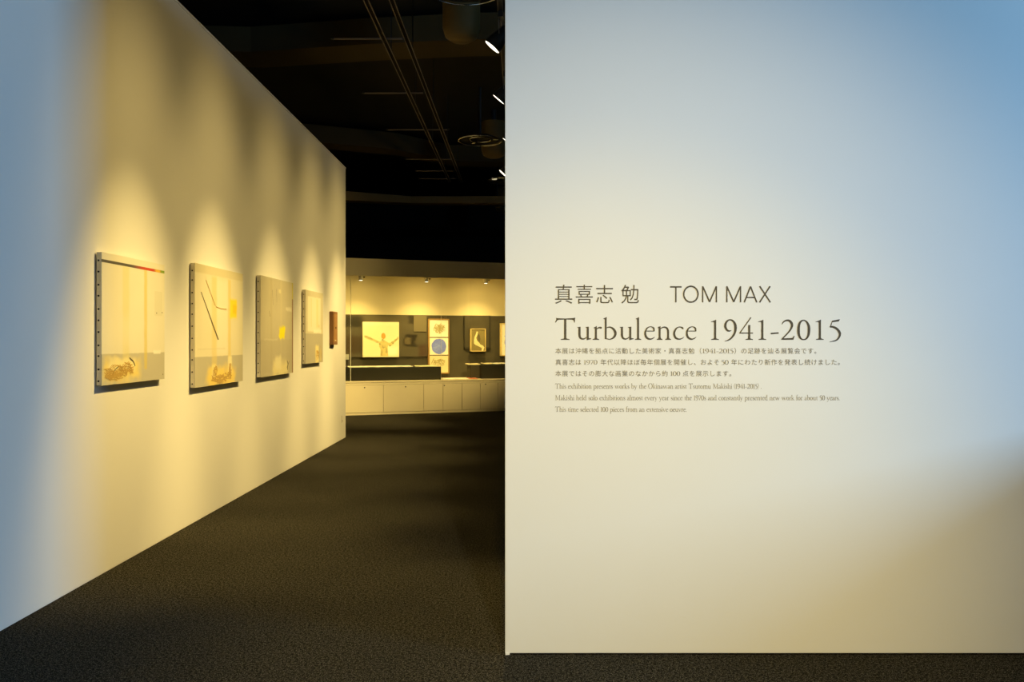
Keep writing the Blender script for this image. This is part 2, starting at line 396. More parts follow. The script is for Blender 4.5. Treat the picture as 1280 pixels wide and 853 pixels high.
# ------------------------------------------------------------------ paintings on the left wall
def painting(name, label, cat, pxa, pxb, za, zb, depth, front, side=True, nails=11, group='canvases on the left wall'):
    """Canvas between two picture columns on the left wall; local x runs away from the camera, y out of the wall."""
    def tpos(px):   # distance along the wall from B of the front-face point at column px
        k = (px - 640) / F
        # point = B - wd*t + wn*depth ; x/y = k
        return ((B.x + wn.x * depth) - k * (B.y + wn.y * depth)) / (wd.x - k * wd.y)
    ta, tb = tpos(pxa), tpos(pxb); w = abs(ta - tb); c = onwall((ta + tb) / 2, 0, za)
    t = thing(name, label, cat, c, math.atan2(wd.y, wd.x), group)
    # local frame: x = wd, y = -wn?  rotate so that +x = wd ; outward = -y
    h = zb - za
    MB().box(-w / 2, w / 2, -depth + .004, -.012, 0, h).build('stretcher', M['canvas_side'], t, bevel=.002)
    MB().box(-w / 2 - .001, w / 2 + .001, -depth, -depth + .005, -.001, h + .001).build('canvas', front, t)
    MB().box(-w / 2 + .03, w / 2 - .03, -.013, 0, .03, h - .03).build('back_frame', M['dark_wood'], t)
    if nails:
        n0 = None
        for k in range(nails):
            z = h * (k + .4) / nails + random.uniform(-.008, .008)
            if n0 is None:
                n0 = MB().lathe([(.0065, 0), (.0065, .003), (.003, .005)], (0, 0, 0), (-1, 0, 0), 8).build('nail', M['nail'], t); n = n0
            else: n = copy_child(n0, t)
            n.location = (-w / 2 + .001, -depth * .55, z)
    return t, w, h
def shape(t, w, h, depth, name, m, pts_list):      # flat painted shapes on a canvas (u, v) polygons
    mb = MB()
    for i, pts in enumerate(pts_list): mb.poly([((u - .5) * w, -depth - .0012 - i * 8e-6, v * h) for u, v in pts])
    o = mb.build(name, m, t)
    if len(pts_list) > 1: o['kind'] = 'stuff'
    return o
def line_uv(pts, wd_, asp=1.0):                    # thin stroke polygons along uv points
    out = []
    for (a, b) in zip(pts, pts[1:]):
        dx, dy = (b[0] - a[0]) * asp, b[1] - a[1]; l = math.hypot(dx, dy) or 1; nx, ny = -dy / l * wd_ / asp, dx / l * wd_
        out.append([(a[0] + nx, a[1] + ny), (b[0] + nx, b[1] + ny), (b[0] - nx, b[1] - ny), (a[0] - nx, a[1] - ny)])
    return out
def scribble(cx, cy, rx, ry, n, wd_, rnd):
    out = []; x, y = cx, cy
    for k in range(n):
        nx = cx + rnd.uniform(-rx, rx); ny = cy + rnd.uniform(-ry, ry) * (1 - .5 * abs(nx - cx) / rx)
        mx, my = (x + nx) / 2 + rnd.uniform(-.02, .02), (y + ny) / 2 + rnd.uniform(-.02, .02)
        if abs(nx - x) < rx * 1.1: out += line_uv([(x, y), (mx, my), (nx, ny)], wd_)
        x, y = nx, ny
    return out
CR = (.80, .76, .62); GR = (.46, .43, .34); YG = (.74, .60, .22)
rnd = random.Random(3)
f1 = layered('pale_canvas_colour_strip', (.76, .73, .60), (.80, .77, .65), [
    (-.2, 1.2, -.2, .235, .006, GR, .75, .01), (.30, .40, .1, .93, .02, (.74, .66, .26), .5, .02), (.64, .69, .1, .93, .012, (.70, .57, .14), .7, .015),
    (.05, .62, .30, .52, .10, (.84, .80, .66), .5, .15), (.02, .56, .02, .19, .05, (.86, .70, .24), .95, .14), (.10, .5, .10, .20, .03, (.90, .84, .55), .6, .1),
    (.80, .93, .225, .255, .008, (.88, .86, .76), .9, .02), (.82, .96, .55, .76, .004, (.66, .64, .50), .45, 0),
    (.0, 1, .925, .947, .002, (.05, .045, .04), .92, 0), (.55, .88, .925, .947, (.12, .002), (.60, .07, .03), .95, 0), (.83, .93, .925, .947, (.03, .002), (.80, .50, .05), .95, 0), (.93, 1.1, .925, .947, (.02, .002), (.22, .36, .03), .95, 0)])
t, w, h = painting('painting', 'nearest pale canvas, with a black to red strip along its top edge', 'painting', 127.2, 205.5, 1.212, 2.052, .045, f1)
shape(t, w, h, .045, 'brush_marks', M['brown_paint'], scribble(.20, .09, .18, .070, 70, .0022, rnd) + scribble(.34, .11, .14, .08, 50, .0022, rnd) + scribble(.15, .07, .12, .04, 20, .0045, rnd))
shape(t, w, h, .045, 'dark_brush_marks', M['ink'], line_uv([(.40, .20), (.46, .17), (.49, .13)], .005) + line_uv([(.12, .06), (.2, .12), (.25, .14)], .004) + line_uv([(.85, .57), (.86, .575)], .006) + line_uv([(.95, .58), (.96, .58)], .006) + line_uv([(.965, .04), (.975, .04)], .006))
f2 = layered('pale_canvas_yellow_patch', (.74, .69, .50), (.79, .74, .56), [
    (-.2, 1.2, -.2, .245, .005, GR, .8, .008), (-.1, 1.1, .93, 1.1, .01, (.62, .55, .32), .55, .01), (.32, .42, .02, .92, .02, YG, .55, .02), (.66, .72, .02, .92, .012, YG, .7, .02),
    (.42, .64, .26, .9, .03, (.82, .79, .66), .5, .02), (.70, .86, .58, .755, .02, (.88, .72, .02), .95, .05), (.76, .85, .62, .70, .02, (.86, .54, .02), .6, .05),
    (.24, .80, -.02, .15, .05, (.88, .68, .18), .95, .16), (.66, .74, .08, .24, .02, (.88, .80, .50), .9, .05), (.32, .40, .06, .17, .02, (.88, .76, .36), .9, .05), (.05, .6, .30, .315, .004, (.66, .60, .42), .4, .01)])
t, w, h = painting('painting', 'second canvas from the camera, with a dark slanting line and a yellow patch', 'painting', 243.6, 303.4, 1.112, 2.122, .048, f2, nails=11)
shape(t, w, h, .048, 'slanting_line', M['ink'], [[(.105, .775), (.118, .775), (.46, .385), (.435, .385)]])
shape(t, w, h, .048, 'brush_marks', M['brown_paint'], scribble(.52, .06, .22, .05, 50, .0028, rnd) + scribble(.38, .10, .04, .08, 16, .004, rnd) + scribble(.69, .11, .05, .10, 22, .004, rnd) + scribble(.52, .05, .12, .05, 16, .005, rnd) + line_uv([(.20, .88), (.27, .80), (.38, .68)], .003) + line_uv([(.40, .665), (.5, .655), (.62, .655)], .003))
f3 = layered('olive_canvas_yellow_blob', (.52, .48, .35), (.62, .57, .42), [
    (.28, .33, .1, 1.0, .02, (.50, .44, .26), .5, .02), (.58, .63, .1, 1, .02, (.66, .60, .40), .5, .02), (.1, .5, .36, .375, .01, (.74, .70, .55), .6, .05), (-.1, 1.1, -.1, .37, .01, (.47, .43, .32), .45, .03),
    (.36, .82, -.02, .14, .05, (.82, .74, .42), .9, .12), (.42, .60, .06, .20, .03, (.84, .78, .52), .8, .08), (.75, .95, .68, .72, .015, (.80, .76, .62), .7, .05),
    (.545, .725, .375, .51, .02, (.92, .82, .02), 1, .12), (.52, .60, .86, .90, .01, (.78, .72, .48), .7, .04), (.965, 1.1, -.1, .82, .006, (.26, .13, .06), .85, .01), (.965, 1.1, .82, 1.1, .006, (.66, .58, .10), .85, .01)])
t, w, h = painting('painting', 'third canvas from the camera, olive toned with one bright yellow blob', 'painting', 325.6, 366.2, 1.120, 2.155, .050, f3, nails=10)
shape(t, w, h, .050, 'brush_marks', M['ink'], line_uv([(.80, .14), (.83, .10), (.81, .04)], .006) + line_uv([(.79, .06), (.86, .13)], .004) + line_uv([(.33, .88), (.36, .72)], .002) + line_uv([(.45, .90), (.47, .76)], .002) + line_uv([(.24, .66), (.27, .60)], .003))
f4 = layered('cream_canvas_grey_base', (.60, .56, .40), (.66, .61, .46), [
    (.12, .86, .44, .92, .012, (.80, .76, .60), .9, .015), (-.1, 1.1, -.1, .41, .006, (.45, .42, .33), .85, .01), (.45, .90, .42, .47, .01, (.86, .83, .70), .8, .03), (.30, .34, .5, .9, .01, YG, .4, .02), (.6, .72, .5, .9, .02, YG, .4, .02),
    (.55, .74, -.02, .24, .03, (.84, .74, .36), .9, .10), (.8, .92, .02, .2, .03, (.70, .58, .24), .6, .1)])
t, w, h = painting('painting', 'fourth canvas, cream above a grey base, just before the small wooden panel', 'painting', 381.8, 403.6, 1.205, 2.115, .050, f4, nails=10)
shape(t, w, h, .050, 'brush_marks', M['brown_paint'], scribble(.66, .10, .12, .09, 20, .005, rnd) + line_uv([(.90, .06), (.86, .24)], .007) + line_uv([(.76, .50), (.76, .54)], .01))
tA = thing('wooden_panel', 'small narrow brown wooden panel near the far end of the left wall', 'wall panel', onwall(.92, 0, 1.43), math.atan2(wd.y, wd.x))
MB().box(-.135, .135, -.055, 0, 0, .47).build('board', M['wood'], tA, bevel=.006)
MB().box(-.11, .11, -.060, -.055, .03, .44).build('face_board', grained('lighter_brown_wood', (.33, .17, .06), (.45, .25, .10), 6, .6, .1, stretch=(1, 1, 5)), tA, bevel=.003)
MB().lathe([(.014, 0), (.014, .004)], (0, -.0602, .24), (0, -1, 0), 12).build('knot_hole', M['hole'], tA)
MB().box(-.06, .02, -.0615, -.060, .055, .07).build('pale_mark', M['cream_paper'], tA)
tO = thing('wall_socket', 'tiny white socket plate low at the far end of the left wall', 'socket', onwall(.26, 0, .25), math.atan2(wd.y, wd.x))
MB().box(-.035, .035, -.006, 0, 0, .11).build('plate', M['plastic'], tO, bevel=.002)
MB().lathe([(.010, 0), (.010, .002)], (0, -.0065, .03), (0, -1, 0), 10).build('socket_hole', M['hole'], tO)

# ------------------------------------------------------------------ built-in display case along the back
P0 = Vector((-3.28, 15.79)); P1 = Vector((-.138, 16.87))
cu = (P1 - P0).normalized(); cn = Vector((-cu.y, cu.x))       # along the case, into the case
ang = math.atan2(cu.y, cu.x)
def case_sz(px, py, n=0.):                 # (s, z) on the plane n metres behind the front of the case
    k = (px - 640) / F; O = P0 + cn * n
    s = (k * O.y - O.x) / (cu.x - k * cu.y); d = O.y + cu.y * s
    return s, EYE + (425 - py) * d / F
DEP = .95
dc = thing('display_case', 'long built-in cream showcase with glass front across the far end', 'display case', (P0.x, P0.y, 0), ang)
S0, S1 = -4.0, 4.6
CT = .675; GT = 2.775; FT = 3.12
MB().box(S0, S1, .03, DEP, 0, CT - .075).build('carcass', M['plinth'], dc)
MB().box(S0, S1, .012, .04, 0, .045).build('toe_strip', M['case_cream'], dc, bevel=.002)
MB().box(S0, S1, -.012, DEP, CT - .028, CT).build('counter_top', M['case_cream'], dc, bevel=.003)
MB().box(S0, S1, .0, .03, CT - .075, CT - .031).build('top_rail', M['case_cream'], dc, bevel=.002)
joints = [case_sz(x, 500)[0] for x in (479.2, 529.6, 553.9, 577.7, 600.3, 622.3)]
jl = sorted([joints[0] - .86 * k for k in range(1, 5)]) + joints + [joints[-1] + .37 * k for k in range(1, 7)]
jl = [S0] + [j for j in jl if j > S0 + .1] + [S1]
for a, b in zip(jl, jl[1:]):
    MB().box(a + .003, b - .003, .002, .030, .050, CT - .079).build('front_panel', M['case_cream'], dc, bevel=.002)
for x, y in ((455.8, 484.8), (507, 483.7), (555.5, 482.2), (607, 480.5)):
    s, z = case_sz(x, y)
    MB().lathe([(.013, 0), (.013, .006), (.005, .007)], (s, .003, z), (0, -1, 0), 10).build('lock', M['nail'], dc)
MB().box(S0, S1, 0, .05, GT, FT).build('fascia', M['case_cream'], dc, bevel=.003)
MB().box(S0, S1, .05, DEP + .06, GT + .07, GT + .12).build('inner_ceiling', M['case_cream'], dc)
MB().box(S0, S1, 0.05, DEP + .06, FT - .03, FT).build('roof', M['black_ceiling'], dc)
PZ = case_sz(530, 394.2, DEP - .03)[1]
MB().box(S0, S1, DEP, DEP + .05, CT, GT + .1).build('inner_back_wall', M['case_cream'], dc)
seams = [-4.0, -2.2, -.4, case_sz(535, 420, DEP - .03)[0] - .02, 2.3, 4.6]
for a, b in zip(seams, seams[1:]): MB().box(a + .002, b - .002, DEP - .03, DEP, CT, PZ).build('backing_board', M['case_grey'], dc)
for s in (S0, S1 - .05): MB().box(s, s + .05, 0.03, DEP, CT, GT + .07).build('end_wall', M['case_cream'], dc)
g1 = case_sz(438.2, 440, .02)[0]; g2 = case_sz(551.3, 420, .02)[0]; gs = [S0 + .05, g1 - 1.86, g1, g2, g2 + 1.86, S1 - .05]
for a, b in zip(gs, gs[1:]): MB().box(a + .002, b - .002, .018, .026, CT, GT).build('glass_pane', M['glass'], dc)
edge = mat('polished_glass_edge', (.80, .80, .66), .3)
for g in gs[1:-1]: MB().box(g - (.0045 if g == g1 else .0015), g + (.0045 if g == g1 else .0015), .016, .028, CT, GT - .02).build('glass_joint', edge, dc)

def cthing(name, label, cat, s, n, z, group=None):
    p = P0 + cu * s + cn * n
    return thing(name, label, cat, (p.x, p.y, z), ang, group)
# small lamps under the inner ceiling
lamp_lb = ['hidden small lamp inside the case beyond the left wall', 'left one of the three small white lamps under the showcase fascia',
           'middle one of the three small white lamps under the showcase fascia', 'right one of the three small white lamps under the showcase fascia', 'hidden small lamp inside the case behind the lettered wall']
sA = [case_sz(px, 349, .13)[0] for px in (451, 533.3, 607.3)]
for s, lb in zip([sA[0] - 1.35] + sA + [sA[2] + 1.35], lamp_lb):
    t = cthing('case_lamp', lb, 'lamp', s, .13, GT + .07, 'small white lamps inside the showcase')
    MB().tube([(0, 0, 0), (0, 0, -.05)], .008, 8).build('stem', M['case_lamp'], t)
    MB().lathe([(.010, 0), (.042, -.004), (.045, -.02), (.045, -.105), (.038, -.108)], (0, 0, -.045), (0, 0, 1), 18).build('shade', M['case_lamp'], t, smooth=True)
    MB().lathe([(.034, 0), (.034, .004)], (0, 0, -.157), (0, 0, 1), 14).build('lens', M['lens'], t)
    MB().lathe([(.014, 0), (.014, .03)], (.048, -.01, -.09), (1, 0, 0), 10).build('knob', M['dark_wood'], t)
    w0 = P0 + cu * s + cn * .13; tg = P0 + cu * s + cn * .95
    sp_ = spot('lamp_beam', (w0.x, w0.y, GT - .10), (tg.x, tg.y, 1.00), 125, CASEWARM, 92, 1.0, .04)
    sq_ = spot('lamp_spill', (w0.x, w0.y, GT - .10), (tg.x, tg.y, 1.6), 36, CASEWARM, 150, 1.0, .04)
    sq_.parent = t; sq_.matrix_parent_inverse = Matrix.LocRotScale(Vector((w0.x, w0.y, GT + .07)), Matrix.Rotation(ang, 3, 'Z'), None).inverted()
    sp_.parent = t; sp_.matrix_parent_inverse = Matrix.LocRotScale(Vector((w0.x, w0.y, GT + .07)), Matrix.Rotation(ang, 3, 'Z'), None).inverted()

# works inside the case. Each work: rectangle on the backing board given by its columns and rows
def work(name, label, cat, x0, y0, x1, y1, n, thick, body, group='works hung in the showcase'):
    s0, z1 = case_sz(x0, y0, n); s1, _ = case_sz(x1, y0, n); _, z0 = case_sz((x0 + x1) / 2, y1, n)
    z1 = case_sz((x0 + x1) / 2, y0, n)[1]
    t = cthing(name, label, cat, (s0 + s1) / 2, n, z0, group); w = s1 - s0; h = z1 - z0
    if body is not None: MB().box(-w / 2, w / 2, 0, thick, 0, h).build('canvas', body, t, bevel=.004)
    return t, w, h
def flat(t, w, h, name, m, polys, off=.0015):
    mb = MB()
    for i, pts in enumerate(polys): mb.poly([((u - .5) * w, -off - i * 8e-6, v * h) for u, v in pts])
    o = mb.build(name, m, t)
    if len(polys) > 1: o['kind'] = 'stuff'
    return o
NB = DEP - .03
# big dark canvas behind the square one
dk = layered('murky_dark_canvas', (.060, .052, .034), (.13, .115, .075), [(.0, .26, .72, .98, .04, (.022, .020, .014), .9, .12), (.0, .25, .1, .5, .08, (.055, .034, .016), .8, .2),
    (.72, .86, .25, .55, .03, (.020, .016, .010), .95, .14), (.74, .80, .30, .46, .02, (.17, .14, .08), .7, .08), (.78, .88, .80, 1.1, .02, (.030, .025, .016), .9, .1), (.25, .7, .55, 1.0, .06, (.12, .10, .055), .5, .05), (.9, 1.0, .0, .3, .05, (.07, .03, .02), .7, .1)], 7)
t, w, h = work('dark_canvas', 'large murky dark canvas behind the bright square one in the showcase', 'painting', 425, 394.3, 534.5, 446.5, NB - .03, .029, dk)
t, w, h = work('grey_sheet', 'dull olive-grey sheet at the top right corner of the large dark canvas', 'paper sheet', 517, 394.9, 533.2, 415, NB - .045, .010, grained('olive_grey_sheet', (.16, .14, .09), (.20, .175, .11), 8, .9, .1))
# bright square canvas with a figure, arms spread
sq = layered('bright_cream_canvas', (.82, .74, .46), (.86, .80, .56), [(.05, .5, .1, .9, .2, (.88, .80, .48), .5, .2), (.68, .96, .05, .3, .08, (.90, .88, .76), .8, .1), (.0, 1, .9, 1, .04, (.90, .86, .66), .6, .05)], 5)
t, w, h = work('painting', 'bright square cream canvas of a figure with spread arms in the showcase', 'painting', 453.3, 402.6, 498.9, 446.7, NB - .11, .06, sq)
rn = random.Random(5)
def blob(cx, cy, rx, ry, rn, n=14, j=.2):
    return [(cx + rx * math.cos(2 * PI * k / n) * (1 + rn.uniform(-j, j)), cy + ry * math.sin(2 * PI * k / n) * (1 + rn.uniform(-j, j))) for k in range(n)]
pale_ol = grained('pale_olive_wash', (.56, .47, .16), (.72, .62, .30), 30, .8, .1)
flat(t, w, h, 'painted_body', pale_ol, [[(.45, .42), (.50, .46), (.62, .46), (.72, .40), (.68, .28), (.70, .02), (.48, .02), (.49, .22), (.45, .30)],
    [(.04, .62), (.18, .57), (.30, .52), (.46, .44), (.46, .38), (.28, .46), (.16, .50), (.05, .56)], [(.70, .40), (.80, .42), (.88, .50), (.98, .56), (.97, .50), (.88, .42), (.80, .34), (.72, .32)]], .001)
sc = []
for cx, cy, rx, ry, n in ((.10, .58, .05, .03, 12), (.18, .54, .05, .03, 12), (.24, .51, .03, .03, 8), (.40, .42, .05, .03, 7), (.48, .34, .03, .08, 9), (.58, .30, .06, .07, 14), (.74, .34, .04, .05, 12), (.82, .40, .04, .06, 10), (.90, .50, .03, .06, 9), (.97, .54, .02, .05, 5), (.66, .20, .04, .15, 9), (.52, .12, .03, .1, 7)):
    sc += scribble(cx, cy, rx, ry, n, .006, rn)
flat(t, w, h, 'painted_outline', M['olive_ink'], sc, .002)
flat(t, w, h, 'painted_head', M['orange_paint'], [blob(.565, .60, .060, .085, rn, 16, .06)], .0025)
flat(t, w, h, 'painted_chin', M['olive_ink'], scribble(.565, .49, .05, .035, 12, .006, rn), .003)

# tall frame with three sheets
t, w, h = work('triple_frame', 'tall pale-wood frame with three stacked sheets, the middle one blue', 'framed prints', 535.3, 398.8, 561.2, 467.3, NB - .05, .045, None)
fr = MB(); fr.box(-w / 2, -w / 2 + .022, -.02, .045, 0, h).box(w / 2 - .008, w / 2, -.02, .045, 0, h).box(-w / 2, w / 2, -.02, .045, 0, .014).box(-w / 2, w / 2, -.02, .045, h - .014, h)
fr.build('frame', M['gold_wood'], t)
MB().box(-w / 2 + .01, w / 2 - .01, .0, .040, .01, h - .01).build('backing', M['ink'], t)
rn2 = random.Random(11)
hh = (h - .028) / 3; iw = w - .050
for k, (mm, art) in enumerate((('cream_paper', 'low'), ('paper', 'mid'), ('paper', 'top'))):
    z0 = .014 + hh * k + .008
    sh = MB().box(-iw / 2 + .007, iw / 2 + .007, -.004, .0, 0, hh - .022).build('sheet', M[mm], t); sh.location = (0, 0, z0)
    def sp(polys, name, m_, off):
        mb = MB()
        for i, pts in enumerate(polys): mb.poly([((u - .5) * iw + .007, -.004 - off - i * 8e-6, v * (hh - .022)) for u, v in pts])
        o = mb.build(name, m_, sh)
        if len(polys) > 1: o['kind'] = 'stuff'
        return o
    if art == 'mid': sp([blob(.5, .50, .40, .46, rn2, 30, .035)], 'blue_disc', M['blue_paint'], .001); sp(scribble(.42, .45, .24, .26, 14, .018, rn2), 'blue_strokes', grained('paler_blue_paint', (.22, .30, .84), (.30, .38, .88), 9, .8, .1), .002)
    elif art == 'top': sp(scribble(.5, .52, .32, .38, 110, .007, rn2), 'pencil_marks', M['olive_ink'], .001)
    else: sp(scribble(.5, .58, .34, .32, 48, .013, rn2) + line_uv([(.1, .55), (.22, .85)], .02), 'dark_marks', M['olive_ink'], .001)

# dark panel with a small framed figure before it
t, w, h = work('dark_canvas', 'dark square-edged canvas behind the small gilt-framed figure', 'painting', 580.2, 394.6, 613.2, 436.6, NB - .03, .029, None)
MB().box(-w / 2, w / 2, 0, .029, 0, h).build('panel', M['case_grey'], t)
e = MB(); e.box(w / 2 - .035, w / 2, -.012, 0, 0, h).box(-w / 2, w / 2, -.012, 0, 0, .04).box(-w / 2, -w / 2 + .012, -.012, 0, 0, h)
e.build('rim', M['plinth'], t)
t, w, h = work('framed_figure', 'small gilt frame around a pale curving figure on dark ground', 'framed picture', 587.8, 411.0, 607.0, 439.6, NB - .10, .05, None)
fr = MB(); fr.box(-w / 2, -w / 2 + .022, -.015, .06, 0, h).box(w / 2 - .014, w / 2, -.015, .06, 0, h).box(-w / 2, w / 2, -.015, .06, 0, .016).box(-w / 2, w / 2, -.015, .06, h - .016, h)
fr.build('frame', grained('gilt_frame', (.66, .50, .20), (.78, .62, .30), 9, .5, .1), t)
MB().box(-w / 2 + .01, w / 2 - .01, .0, .06, .01, h - .01).build('picture', grained('olive_brown_ground', (.17, .14, .055), (.30, .25, .11), 7, .8, .1), t)
flat(t, w, h, 'painted_figure', grained('pale_figure_paint', (.74, .66, .36), (.84, .78, .50), 9, .8, .1),
     [[(.42, .88), (.50, .86), (.46, .72), (.38, .60), (.44, .48), (.58, .38), (.66, .30), (.82, .26), (.92, .18), (.84, .03), (.74, .03), (.74, .16), (.60, .20), (.36, .28), (.24, .34), (.24, .50), (.28, .64), (.36, .76)]], .004)
flat(t, w, h, 'painted_shadow', M['ink'], [[(.50, .78), (.60, .72), (.66, .55), (.60, .42), (.50, .50), (.48, .62)]], .005)
t, w, h = work('framed_picture', 'gilt-framed cream picture half hidden by the edge of the lettered wall', 'framed picture', 625.2, 404.3, 652, 445, NB - .08, .05, None)
fr = MB(); fr.box(-w / 2, -w / 2 + .035, -.015, .04, 0, h).box(w / 2 - .03, w / 2, -.015, .04, 0, h).box(-w / 2, w / 2, -.015, .04, 0, .022).box(-w / 2, w / 2, -.015, .04, h - .022, h)
fr.build('frame', grained('gilt_frame_pale', (.62, .48, .20), (.76, .62, .32), 9, .5, .1), t)
MB().box(-w / 2 + .01, w / 2 - .01, .0, .05, .01, h - .01).build('picture', M['paper'], t)
flat(t, w, h, 'painted_marks', M['blue_paint'], scribble(.5, .5, .3, .35, 18, .02, rn2), .002)

# plinths standing on the counter and papers lying on them
def plinth(label, s0, s1, h, n0=.14, n1=.62):
    t = cthing('plinth', label, 'plinth', (s0 + s1) / 2, (n0 + n1) / 2, CT, 'near-black plinths on the showcase counter')
    w = s1 - s0; dd = n1 - n0
    MB().box(-w / 2, w / 2, -dd / 2, dd / 2, 0, h).build('block', M['plinth'], t, bevel=.003)
    return t
n0 = .16
sR, zT = case_sz(551.3, 458.7, n0); h1 = zT - CT
plinth('long near-black plinth on the left of the showcase counter', -3.0, sR, h1)
s2, zT2 = case_sz(602.5, 456.2, n0); h2 = zT2 - CT
plinth('near-black plinth on the right of the counter, beside the lettered wall', s2, 4.0, h2, .16, .62)
s3 = case_sz(583, 458, .64)[0]
def sheet(label, s, n, z, w, dpt, th, m, tilt=0, rz=0, group='sheets laid out in the showcase'):
    t = cthing('paper_sheet', label, 'paper sheet', s, n, z, group)
    t.rotation_euler = (0, 0, ang + rz)
    mb = MB(); k = 6; R = []
    for i in range(k + 1):
        x = -w / 2 + w * i / k; zz = .0012 * math.sin(i * 1.7) + .002 + tilt * (abs(i - k / 2) / k)
        R.append([(x, -dpt / 2, zz), (x, dpt / 2, zz + .008), (x, dpt / 2, zz + .008 + th), (x, -dpt / 2, zz + th)])
    mb.rings(R).build('sheet', m, t); return t
rs = random.Random(9); x = 436
words = ['leftmost white sheet on the long dark plinth', 'second white sheet from the left on the long dark plinth', 'third white sheet from the left on the long dark plinth', 'middle white sheet on the long dark plinth',
         'white sheet right of the middle on the long dark plinth, before a dark gap', 'cream sheet near the right end of the long dark plinth', 'last cream sheet at the right end of the long dark plinth']
spans = [(434, 449), (450, 464), (465, 482), (483, 499), (500, 514.5), (518, 532), (533, 545)]
for (xa, xb), lb in zip(spans, words):
    sa = case_sz(xa, 457, .35)[0]; sb = case_sz(xb, 457, .35)[0]
    sheet(lb, (sa + sb) / 2, .38, zT, sb - sa + .008, .34, .011, M['paper' if xb < 516 else 'cream_paper'], .003, 0)
t = cthing('dark_pebble', 'tiny dark object in the gap between the white and cream sheets', 'small object', case_sz(516.3, 457, .35)[0], .30, zT)
MB().lathe([(.004, 0), (.022, .006), (.026, .018), (.016, .030), (.003, .034)], n=12).build('body', M['ink'], t, smooth=True)
zc = CT
for xa, xb, mm, lb in ((553.5, 568, 'paper', 'white sheet on the counter just right of the long plinth'), (568.5, 585, 'paper', 'second white sheet on the counter between the two plinths'), (585.5, 596, 'red_paper', 'small dull red sheet on the counter between the two plinths')):
    sa = case_sz(xa, 472, .2)[0]; sb = case_sz(xb, 472, .2)[0]
    sheet(lb, (sa + sb) / 2, .24, zc, sb - sa, .26, .010, M[mm], .006)
# stand carrying the right-hand papers
t = cthing('plinth', 'low dark board stand behind the counter papers, left of the right plinth', 'plinth', (s3 + s2) / 2, .44, CT, 'near-black plinths on the showcase counter')
wS = (s2 - s3) - .012; MB().box(-wS / 2, wS / 2, -.13, .17, 0, h2 - .01).build('block', M['case_grey'], t, bevel=.003)
for xa, xb, mm, lb, zz in ((584, 599, 'cream_paper', 'cream sheet on the low grey stand in the showcase', zT2 - .01), (603.5, 614, 'cream_paper', 'folded cream sheet at the left end of the right plinth', zT2), (615, 625, 'paper', 'bright white sheet on the right plinth', zT2), (626.5, 640, 'paper', 'white sheet on the right plinth running behind the lettered wall', zT2)):
    sa = case_sz(xa, 455, .4)[0]; sb = case_sz(xb, 455, .4)[0]
    sheet(lb, (sa + sb) / 2, .44, zz + .001, sb - sa, .24, .014, M[mm], .010)
# small white card on a dark stand by the left edge of the case
sc_, zc_ = case_sz(433.6, 441, .30)
t = cthing('card_stand', 'tiny white card on a dark stand at the left edge of the showcase view', 'card stand', sc_ - .01, .20, zT)
MB().box(-.012, .012, -.012, .012, 0, .17).build('post', M['nail'], t)
MB().box(-.03, .03, -.03, .03, 0, .012).build('foot', M['nail'], t)
MB().box(-.035, .035, -.018, -.010, .16, .27).build('card', M['paper'], t)

# ------------------------------------------------------------------ lettering on the right wall
def spline(pts, closed=False, sub=6):
    if len(pts) < 3: return [tuple(map(float, p)) for p in pts]
    P = list(pts); out = []; n = len(P)
    segs = n if closed else n - 1
    for i in range(segs):
        if closed: a, b, c, d = P[(i - 1) % n], P[i], P[(i + 1) % n], P[(i + 2) % n]
        else: a, b, c, d = P[max(i - 1, 0)], P[i], P[i + 1], P[min(i + 2, n - 1)]
        for k in range(sub):
            t = k / sub; t2 = t * t; t3 = t2 * t
            out.append(tuple(.5 * ((2 * b[j]) + (-a[j] + c[j]) * t + (2 * a[j] - 5 * b[j] + 4 * c[j] - d[j]) * t2 + (-a[j] + 3 * b[j] - 3 * c[j] + d[j]) * t3) for j in range(3)))
    if not closed: out.append(tuple(P[-1]))
    return out
def ribbon(pts, closed=False, straight=False):
    q = [tuple(map(float, p)) for p in pts] if straight else spline(pts, closed)
    n = len(q); Lf = []; Rt = []
    for i, (x, y, w) in enumerate(q):
        a = q[(i - 1) % n] if closed else q[max(i - 1, 0)]; b = q[(i + 1) % n] if closed else q[min(i + 1, n - 1)]
        dx, dy = b[0] - a[0], b[1] - a[1]; l = math.hypot(dx, dy) or 1
        nx, ny = -dy / l * w / 2, dx / l * w / 2
        Lf.append((x + nx, y + ny)); Rt.append((x - nx, y - ny))
    fs = []
    for i in range(n if closed else n - 1):
        j = (i + 1) % n; fs.append([Lf[i], Lf[j], Rt[j], Rt[i]])
    return fs
def serif(xc, hw, w=52, y=0):
    return [[(xc - hw, y - 6), (xc + hw, y - 6), (xc + hw, y + 12), (xc + w * .75, y + 22), (xc + w / 2, y + 48), (xc - w / 2, y + 48), (xc - w * .75, y + 22), (xc - hw, y + 12)]]
def st(x, y0, y1, w=54): return [[(x - w / 2, y0), (x + w / 2, y0), (x + w / 2, y1), (x - w / 2, y1)]]
def sh_(polys, dx, dy=0, k=1.0): return [[(x * k + dx, y * k + dy) for x, y in p] for p in polys]
R_ = ribbon
G = {}
G['T'] = (sh_(st(335, 0, 525, 58) + serif(335, 112, 58) + [[(105, 552), (150, 542), (300, 536), (335, 534), (335, 508), (300, 510), (165, 503), (128, 482), (95, 432), (78, 440), (108, 505)]] + [[(335, 534), (520, 545), (568, 552), (588, 556), (580, 430), (562, 436), (543, 490), (508, 505), (370, 510), (335, 508)]], -78), 510)
